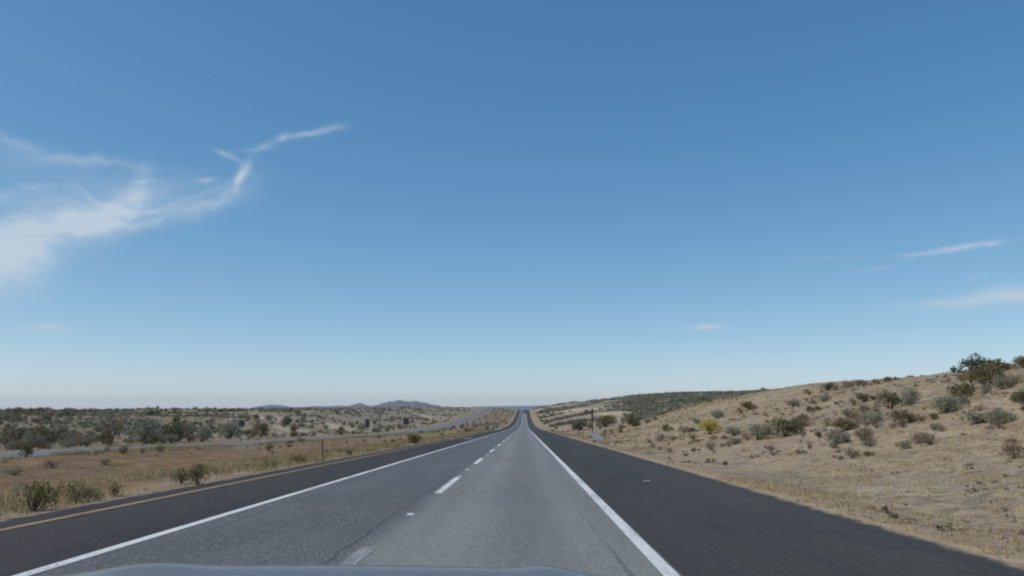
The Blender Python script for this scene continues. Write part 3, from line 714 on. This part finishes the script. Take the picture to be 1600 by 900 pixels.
# ---- dry grass, nobody could count it
M_GRASS = leaf_mat('dry_grass_blade', (.42, .31, .165), (.52, .40, .235), (.36, .265, .14))
M_GRASS2 = leaf_mat('green_grass_blade', (.13, .135, .055), (.24, .205, .095), (.17, .15, .07))
def grass():
    rng = np.random.default_rng(5); P = []
    U = rng.uniform
    n = 3000; Y = 6 + 260 * rng.random(n) ** 1.5; X = XL - .1 - rng.gamma(1.6, 1.5, n); P.append((X, Y, .08 + .30 * rng.random(n) ** 1.7, (rng.random(n) < .40)))
    n = 4200; Y = 10 + 330 * rng.random(n) ** 1.5; X = U(OR_ + .4, XL - 1.5, n); P.append((X, Y, .06 + .22 * rng.random(n) ** 2, (rng.random(n) < .12)))
    n = 2600; Y = 30 + 300 * rng.random(n) ** 1.4; X = OR_ + .3 + rng.gamma(1.3, 1.2, n); P.append((X, Y, .2 + .3 * rng.random(n), (rng.random(n) < .45)))
    n = 2300; Y = 6 + 250 * rng.random(n) ** 1.4; X = XR + .05 + rng.gamma(1.3, 1.0, n); P.append((X, Y, .02 + .08 * rng.random(n) ** 1.5, (rng.random(n) < .06)))
    n = 15000; Y = 8 + 160 * rng.random(n) ** 1.3; X = U(XR + 1, 56, n); P.append((X, Y, .04 + .17 * rng.random(n) ** 2, (rng.random(n) < .10)))
    n = 3800; Y = 25 + 230 * rng.random(n) ** 1.3; X = OL - 1 - 70 * rng.random(n); P.append((X, Y, .12 + .35 * rng.random(n) ** 1.6, (rng.random(n) < .35)))
    X = np.concatenate([p[0] for p in P]); Y = np.concatenate([p[1] for p in P]); H = np.concatenate([p[2] for p in P]); G = np.concatenate([p[3] for p in P])
    patch = fbm(X / 7, Y / 12, 3) + rng.normal(size=len(X)) * .12
    ok = (patch > -.16) & (X < XL - .05) | (X > XR) & (patch > -.12)
    ok &= (X > OR_ + .1) | (X < OL); X, Y, H, G = X[ok], Y[ok], H[ok], G[ok]
    Z = ground(X, Y)[0]; nb = 20; n = len(X)
    bx = np.repeat(X, nb) + rng.normal(size=n * nb) * np.repeat(.16 + H * .6, nb); by = np.repeat(Y, nb) + rng.normal(size=n * nb) * np.repeat(.12 + H * .4, nb)
    keep = ((bx < XL - .02) & (bx > OR_ + .02)) | (bx > XR + .02) | (bx < OL - .02)
    hh = np.repeat(H, nb) * (.5 + .7 * rng.random(n * nb)); wd = .005 + .010 * rng.random(n * nb) + .00012 * np.repeat(Y, nb)
    bz = np.repeat(Z, nb) - .03; ang = rng.random(n * nb) * 6.283; ln = rng.normal(size=(n * nb, 2)) * (hh * .6)[:, None]
    A = np.stack([bx - wd * np.cos(ang), by - wd * np.sin(ang), bz], -1); B = np.stack([bx + wd * np.cos(ang), by + wd * np.sin(ang), bz], -1)
    Tp = np.stack([bx + ln[:, 0], by + ln[:, 1], bz + hh], -1)
    mi = np.repeat(G.astype(int), nb)[keep]
    V = np.stack([A, B, Tp], 1)[keep].reshape(-1, 3); F = np.arange(len(V)).reshape(-1, 3)
    o = link('dry_grass', mesh('dry_grass', V, F, [M_GRASS, M_GRASS2], mat_idx=mi))
    tag(o, 'dry straw-coloured grass along the verges and over the median', 'grass', kind='stuff')
grass()
M_DEAD = leaf_mat('dead_brush', (.125, .105, .085), (.225, .185, .135), (.17, .14, .105))
def brush():
    rng = np.random.default_rng(31); n = 11000
    Y = 8 + 250 * rng.random(n) ** 1.35; X = XR + .9 + 52 * rng.random(n) ** .9
    ok = fbm(X / 5, Y / 8, 3) + rng.normal(size=n) * .12 > .0; X, Y = X[ok], Y[ok]; Z = ground(X, Y)[0]
    names = ['dry_shrub', 'sagebrush', 'olive_shrub']; V, F, MI, off = [], [], [], 0
    straw = rng.random(len(X))
    for x, y, z, q in zip(X, Y, Z, straw):
        wd = (.14 + .42 * rng.random() ** 2.2) * (.65 if y < 32 else 1); hh = wd * (.28 + .35 * rng.random()); k = 24 if y < 90 else 14
        lumps = [(rng.normal() * .25, rng.normal() * .25, .10 + .25 * rng.random(), .25) for _ in range(3)]
        v, f = clump_leaves(rng, k, lumps, .13 if y < 60 else .17, .8); v = v * np.array([wd, wd, hh * 1.5]) + np.array([x, y, z - .02])
        V.append(v); F.append(f + off); off += len(v); MI += [3 if q < .58 else 0 if q < .84 else 1 if q < .94 else 2] * k
    o = link('dry_brush', mesh('dry_brush', np.concatenate(V), np.concatenate(F), [LEAF[k] for k in names] + [M_DEAD], mat_idx=MI))
    tag(o, 'low mats of dead brush and straw carpeting the right bank', 'brush', kind='stuff')
brush()
def stones():
    rng = np.random.default_rng(11); n = 2600
    Y = 7 + 120 * rng.random(n) ** 1.6; X = np.where(rng.random(n) < .7, XR + .1 + rng.gamma(1.2, 4.5, n), XL - .1 - rng.gamma(1.2, 3.0, n))
    ok = X > OR_ + .5; X, Y = X[ok], Y[ok]; Z = ground(X, Y)[0]; n = len(X)
    ico = bmesh.new(); bmesh.ops.create_icosphere(ico, subdivisions=1, radius=1); iv = np.array([v.co[:] for v in ico.verts]); f = np.array([[v.index for v in q.verts] for q in ico.faces]); ico.free()
    s = .012 + .035 * rng.random(n) ** 4
    V = iv[None] * (s[:, None] * (.6 + .6 * rng.random((n, 3))))[:, None, :] * (1 + .25 * rng.normal(size=(n, len(iv), 1))) + np.stack([X, Y, Z - .005], -1)[:, None]
    F = (f[None] + (np.arange(n) * len(iv))[:, None, None]).reshape(-1, 3)
    o = link('gravel', mesh('gravel', V.reshape(-1, 3), F, [noisy('stone', (.30, .25, .19), (.20, .17, .14), 1.0)]))
    tag(o, 'loose pale gravel and stones strewn beside the pavement', 'gravel', kind='stuff')
stones()

# ------------------------------------------------------------------ signs, posts and small things
M_POST = noisy('weathered_post', (.055, .045, .040), (.085, .07, .06), 6.0)
M_SIGNBACK = noisy('dark_sign_back', (.040, .036, .040), (.060, .055, .055), 3.0, rough=.6)
M_STEEL = noisy('galvanised_steel', (.20, .20, .20), (.28, .28, .28), 4.0, rough=.5, metal=.6)
def road_sign(px, py, top_y, panel_w, panel_h, label, ptype='square', backing=True, post_w=.10):
    x, y, s = hit(px, py); z = gz(x, y); H = (py - top_y) / F_PX * s
    e = link('road_sign', None); e.location = (x, y, z); tag(e, label, 'sign')
    MB().box((0, 0, (H - .15) / 2 - .1), (post_w, post_w, H - .15 + .2), bevel=.01).done('post', M_POST, e)
    mb = MB()
    if ptype == 'diamond':
        mb.box((0, post_w / 2 + .018, H - panel_h / 2), (panel_w * .72, .03, panel_w * .72), Euler((0, R(45), 0)).to_matrix(), bevel=.005)
    else: mb.box((0, post_w / 2 + .018, H - panel_h / 2), (panel_w, .03, panel_h), bevel=.008)
    p = mb.done('panel', M_SIGNBACK, e)
    mb = MB()
    for k in (-.25, .25): mb.box((0, post_w / 2 + .06 if False else -post_w / 2 - .012, H - panel_h / 2 + k * panel_h), (post_w * 1.8, .02, .05))
    mb.done('bracket', M_STEEL, e)
    return e
road_sign(573, 683, 656, .95, 1.75, 'dark narrow road sign on a thin post, middle one of three across the median')
road_sign(634, 677, 654, 1.9, 2.2, 'wide dark road sign nearest the climbing far carriageway')
road_sign(376, 690, 659, 1.0, 1.1, 'leftmost dark road sign, against grey bushes beyond the far carriageway')
def tall_post():
    x, y, s = hit(926, 677); z = gz(x, y); H = 37 / F_PX * s
    e = link('signpost', None); e.location = (x, y, z); tag(e, 'tall dark post with a narrow edge-on sign right of the road', 'sign')
    MB().box((0, 0, H * .5 - .1), (.16, .16, H + .2), bevel=.012).done('post', M_POST, e)
    MB().box((-.02, .13, H * .72), (.34, .05, H * .52), Euler((0, 0, R(12))).to_matrix(), bevel=.01).done('panel', M_SIGNBACK, e)
tall_post()
def marker_post(px, py, h_px, label):
    x, y, s = hit(px, py); H = h_px / F_PX * s
    e = link('marker_post', None); e.location = (x, y, gz(x, y)); tag(e, label, 'post')
    MB().box((0, 0, H / 2 - .1), (.085, .035, H + .2), bevel=.008).done('post', noisy('brown_marker', (.085, .055, .040), (.12, .08, .055), 8.0), e)
    MB().box((0, -.023, H - .14), (.06, .008, .11), bevel=.002).done('reflector', mat('reflector_amber', (.35, .16, .03), .3)[0], e)
marker_post(503, 717, 28, 'slim brown marker post on the grassy median edge')
def apron():
    # little asphalt spillway running down from the shoulder
    pts = [hit(*p)[:2] for p in ((920, 677), (935, 679), (944, 688), (930, 687.5))]
    top = [Vector((x, y, gz(x, y) + .14)) for x, y in pts]; bot = [Vector((v.x, v.y, v.z - .5)) for v in top]
    V = [v[:] for v in top + bot]; F = [(0, 1, 2, 3), (7, 6, 5, 4)] + [(i, i + 4, (i + 1) % 4 + 4, (i + 1) % 4) for i in range(4)]
    o = link('drainage_apron', mesh('drainage_apron', V, F, [noisy('apron_asphalt', (.17, .18, .19), (.21, .22, .23), 3.0)]))
    bm = bmesh.new(); bm.from_mesh(o.data); bmesh.ops.recalc_face_normals(bm, faces=bm.faces); bm.to_mesh(o.data); bm.free()
    tag(o, 'small bluish grey paved drainage apron below the tall dark post', 'apron')
apron()
def reflectors():
    c = mat('reflector_ceramic', (.72, .72, .70), .35)[0]; lens = mat('reflector_lens', (.5, .5, .48), .2)[0]
    bm = bmesh.new(); v = [bm.verts.new(p) for p in ((-.06, -.055, 0), (.06, -.055, 0), (.06, .055, 0), (-.06, .055, 0), (-.045, -.022, .022), (.045, -.022, .022), (.045, .022, .022), (-.045, .022, .022))]
    for f in ((4, 5, 6, 7), (0, 1, 5, 4), (1, 2, 6, 5), (2, 3, 7, 6), (3, 0, 4, 7)): bm.faces.new([v[i] for i in f])
    me = bpy.data.meshes.new('lane_reflector'); bm.to_mesh(me); bm.free(); me.materials.append(c); me.materials.append(lens); me.polygons[1].material_index = 1
    for k in range(0, 9):
        y = DASH0 - PER + 10.2 + PER * k
        o = link('lane_reflector', me); o.location = (XC, y, float(np.interp(y, Ys, zr(Ys))) + .003); o.scale = (1.25, 1.2, 1.1)
        tag(o, 'low white raised reflector in a gap between two lane dashes' if k else 'nearest white raised reflector on the lane line, by the worn dash', 'reflector', 'reflectors between the lane dashes')
reflectors()
def litter():
    rng = random.Random(4); x, y = 3.55, 24.0; z = float(np.interp(y, Ys, zr(Ys)))
    bm = bmesh.new(); n = 9; g = [[bm.verts.new(((i / n - .5) * .30 + rng.uniform(-.01, .01), (j / 5 - .5) * .14 + rng.uniform(-.01, .01), .02 + .035 * abs(math.sin(i * 1.3 + j)) + rng.random() * .02)) for i in range(n + 1)] for j in range(6)]
    for j in range(5):
        for i in range(n): bm.faces.new((g[j][i], g[j][i + 1], g[j + 1][i + 1], g[j + 1][i]))
    me = bpy.data.meshes.new('paper_scrap'); bm.to_mesh(me); bm.free(); me.materials.append(mat('dirty_paper', (.55, .54, .52), .9)[0])
    o = link('paper_scrap', me); o.location = (x, y, z); o.rotation_euler = (0, 0, -.3); o.scale = (.6, .6, .8)
    tag(o, 'crumpled white scrap lying on the dark right shoulder', 'litter')
litter()

# ------------------------------------------------------------------ lorry far ahead at the crest
def lorry():
    M_BOX = noisy('trailer_grey', (.10, .12, .15), (.13, .15, .18), 1.0, rough=.5); M_DK = mat('dark_chassis', (.02, .02, .022), .7)[0]
    M_CAB = mat('cab_paint', (.06, .10, .18), .4)[0]; M_RUB = mat('tyre_rubber', (.018, .018, .018), .9)[0]; M_RED = mat('tail_red', (.30, .02, .02), .3)[0]
    y = 900.0; z = float(zr(np.array(y))); sl = math.atan((float(zr(np.array(910.))) - float(zr(np.array(890.)))) / 20)
    e = link('lorry', None); e.location = (.1, y, z); e.rotation_euler = (sl, 0, 0); tag(e, 'dark lorry seen from behind far off near the top of the road', 'lorry')
    MB().box((0, 6.5, 2.55), (2.55, 13, 2.75), bevel=.05).done('trailer', M_BOX, e)
    d = link('trailer_door', None) if False else None
    for sx in (-1, 1):
        dr = MB().box((sx * .63, -.03, 2.55), (1.2, .04, 2.6), bevel=.015).done('door', M_BOX, e)
        MB().cyl((sx * .15, -.08, 1.35), (sx * .15, -.08, 3.75), .02).done('locking_bar', M_DK, dr)
        MB().box((sx * 1.0, -.06, 1.0), (.3, .06, .14), bevel=.01).done('tail_light', M_RED, e)
        MB().box((sx * .95, .4, .55), (.6, .03, .7)).done('mud_flap', M_DK, e)
        for yy in (1.2, 2.5, 12.5, 13.8, 17.6):
            MB().cyl((sx * .72, yy, .52), (sx * 1.24, yy, .52), .52, n=20).done('wheel', M_RUB, e)
    MB().box((0, 8.2, 1.02), (1.1, 19.5, .26)).box((0, -.02, .55), (2.3, .12, .14)).done('chassis', M_DK, e)
    MB().box((0, 15.6, 2.35), (2.45, 3.6, 2.6), bevel=.15).box((0, 18.0, 1.5), (2.3, 2.0, 1.3), bevel=.2).done('cab', M_CAB, e)
lorry()

# ------------------------------------------------------------------ the car the photograph is taken from: its bonnet shows at the bottom
def own_car():
    M_PAINT, T, b = mat('blue_grey_car_paint', (.12, .115, .105), .5, metal=.0, spec=.35)
    b.inputs['Coat Weight'].default_value = .35; b.inputs['Coat Roughness'].default_value = .06
    tc = T.add('ShaderNodeTexCoord'); nz = T.noise(tc.outputs['Object'], 14.0, 5.0, .7)
    T.l.new(T.range(nz, .3, .7, .4, .6), b.inputs['Roughness'])
    T.l.new(T.mix(T.range(nz, .45, .8, 0, .5), (.12, .115, .105), (.19, .175, .15)), b.inputs['Base Color'])
    M_DK = mat('black_trim', (.02, .02, .021), .7)[0]; M_RUB = mat('car_tyre', (.018, .018, .018), .9)[0]; M_RIM = mat('alloy_rim', (.45, .46, .47), .3, metal=.9)[0]
    M_LENS = mat('headlight_lens', (.55, .57, .6), .12)[0]
    cx = -.55
    e = link('car', None); e.location = (cx, 0, 0); tag(e, 'blue-grey bonnet of the car the view is taken from, along the bottom edge', 'car')
    # bonnet: domed sheet with two raised creases
    nx, ny = 57, 34; V = []
    def top_z(x, y):
        t = (y - 1.05) / (2.62 - 1.05)
        z = 1.164 + .045 * math.sin(min(t, 1) * 1.9) - .0
        z -= .026 * max(0, (abs(x) - .55) / .31) ** 1.5 + .006 * (x / .86) ** 2
        for cxr in (-.60, .60):
            a = (abs(x) - (.50 if x < 0 else .58)) if cxr > 0 else 9
            if cxr > 0: z += (.013 if x < 0 else .013) * math.exp(-((a) / (.12 if x < 0 else .07)) ** 2) * (1 if t > .1 else t / .1)
        if t > .80: z -= .55 * (t - .80) ** 2 * 2.2
        return z
    for j in range(ny):
        y = 1.05 + (2.62 - 1.05) * j / (ny - 1)
        for i in range(nx):
            x = -.86 + 1.72 * i / (nx - 1); yy = y - .10 * (x / .86) ** 2 * (j / (ny - 1))
            V.append((x * 1.05, yy, top_z(x, y)))
    i = np.arange((ny - 1) * nx).reshape(ny - 1, nx)[:, :-1]; F = np.stack([i, i + 1, i + 1 + nx, i + nx], -1).reshape(-1, 4)
    bo = link('bonnet', mesh('bonnet', V, F, [M_PAINT], True), e)
    so = bo.modifiers.new('thickness', 'SOLIDIFY'); so.thickness = .012; so.offset = -1
    for sx in (-1, 1):
        mb = MB(); mb.box((sx * .955, 1.62, .855), (.10, 1.28, .60), bevel=.05).done('fender', M_PAINT, e)
        MB().box((sx * .66, 2.50, .86), (.36, .14, .16), bevel=.035).done('headlight', M_LENS, e)
        w_ = MB().cyl((sx * .70, 1.85, .36), (sx * .86, 1.85, .36), .36, n=32).done('wheel', M_RUB, e)
        MB().cyl((sx * .80, 1.85, .36), (sx * .868, 1.85, .36), .23, n=24).done('rim', M_RIM, w_)
        MB().cyl((sx * .42, .98, 1.10), (sx * .42 - .62, .93, 1.13), .009).done('wiper', M_DK, e)
    MB().box((0, 2.56, .52), (1.72, .20, .34), bevel=.05).done('bumper', M_PAINT, e)
    MB().box((0, 2.55, .84), (.92, .08, .20), bevel=.02).done('grille', M_DK, e)
    MB().box((0, .98, 1.07), (1.6, .12, .05), bevel=.015).done('cowl', M_DK, e)
own_car()
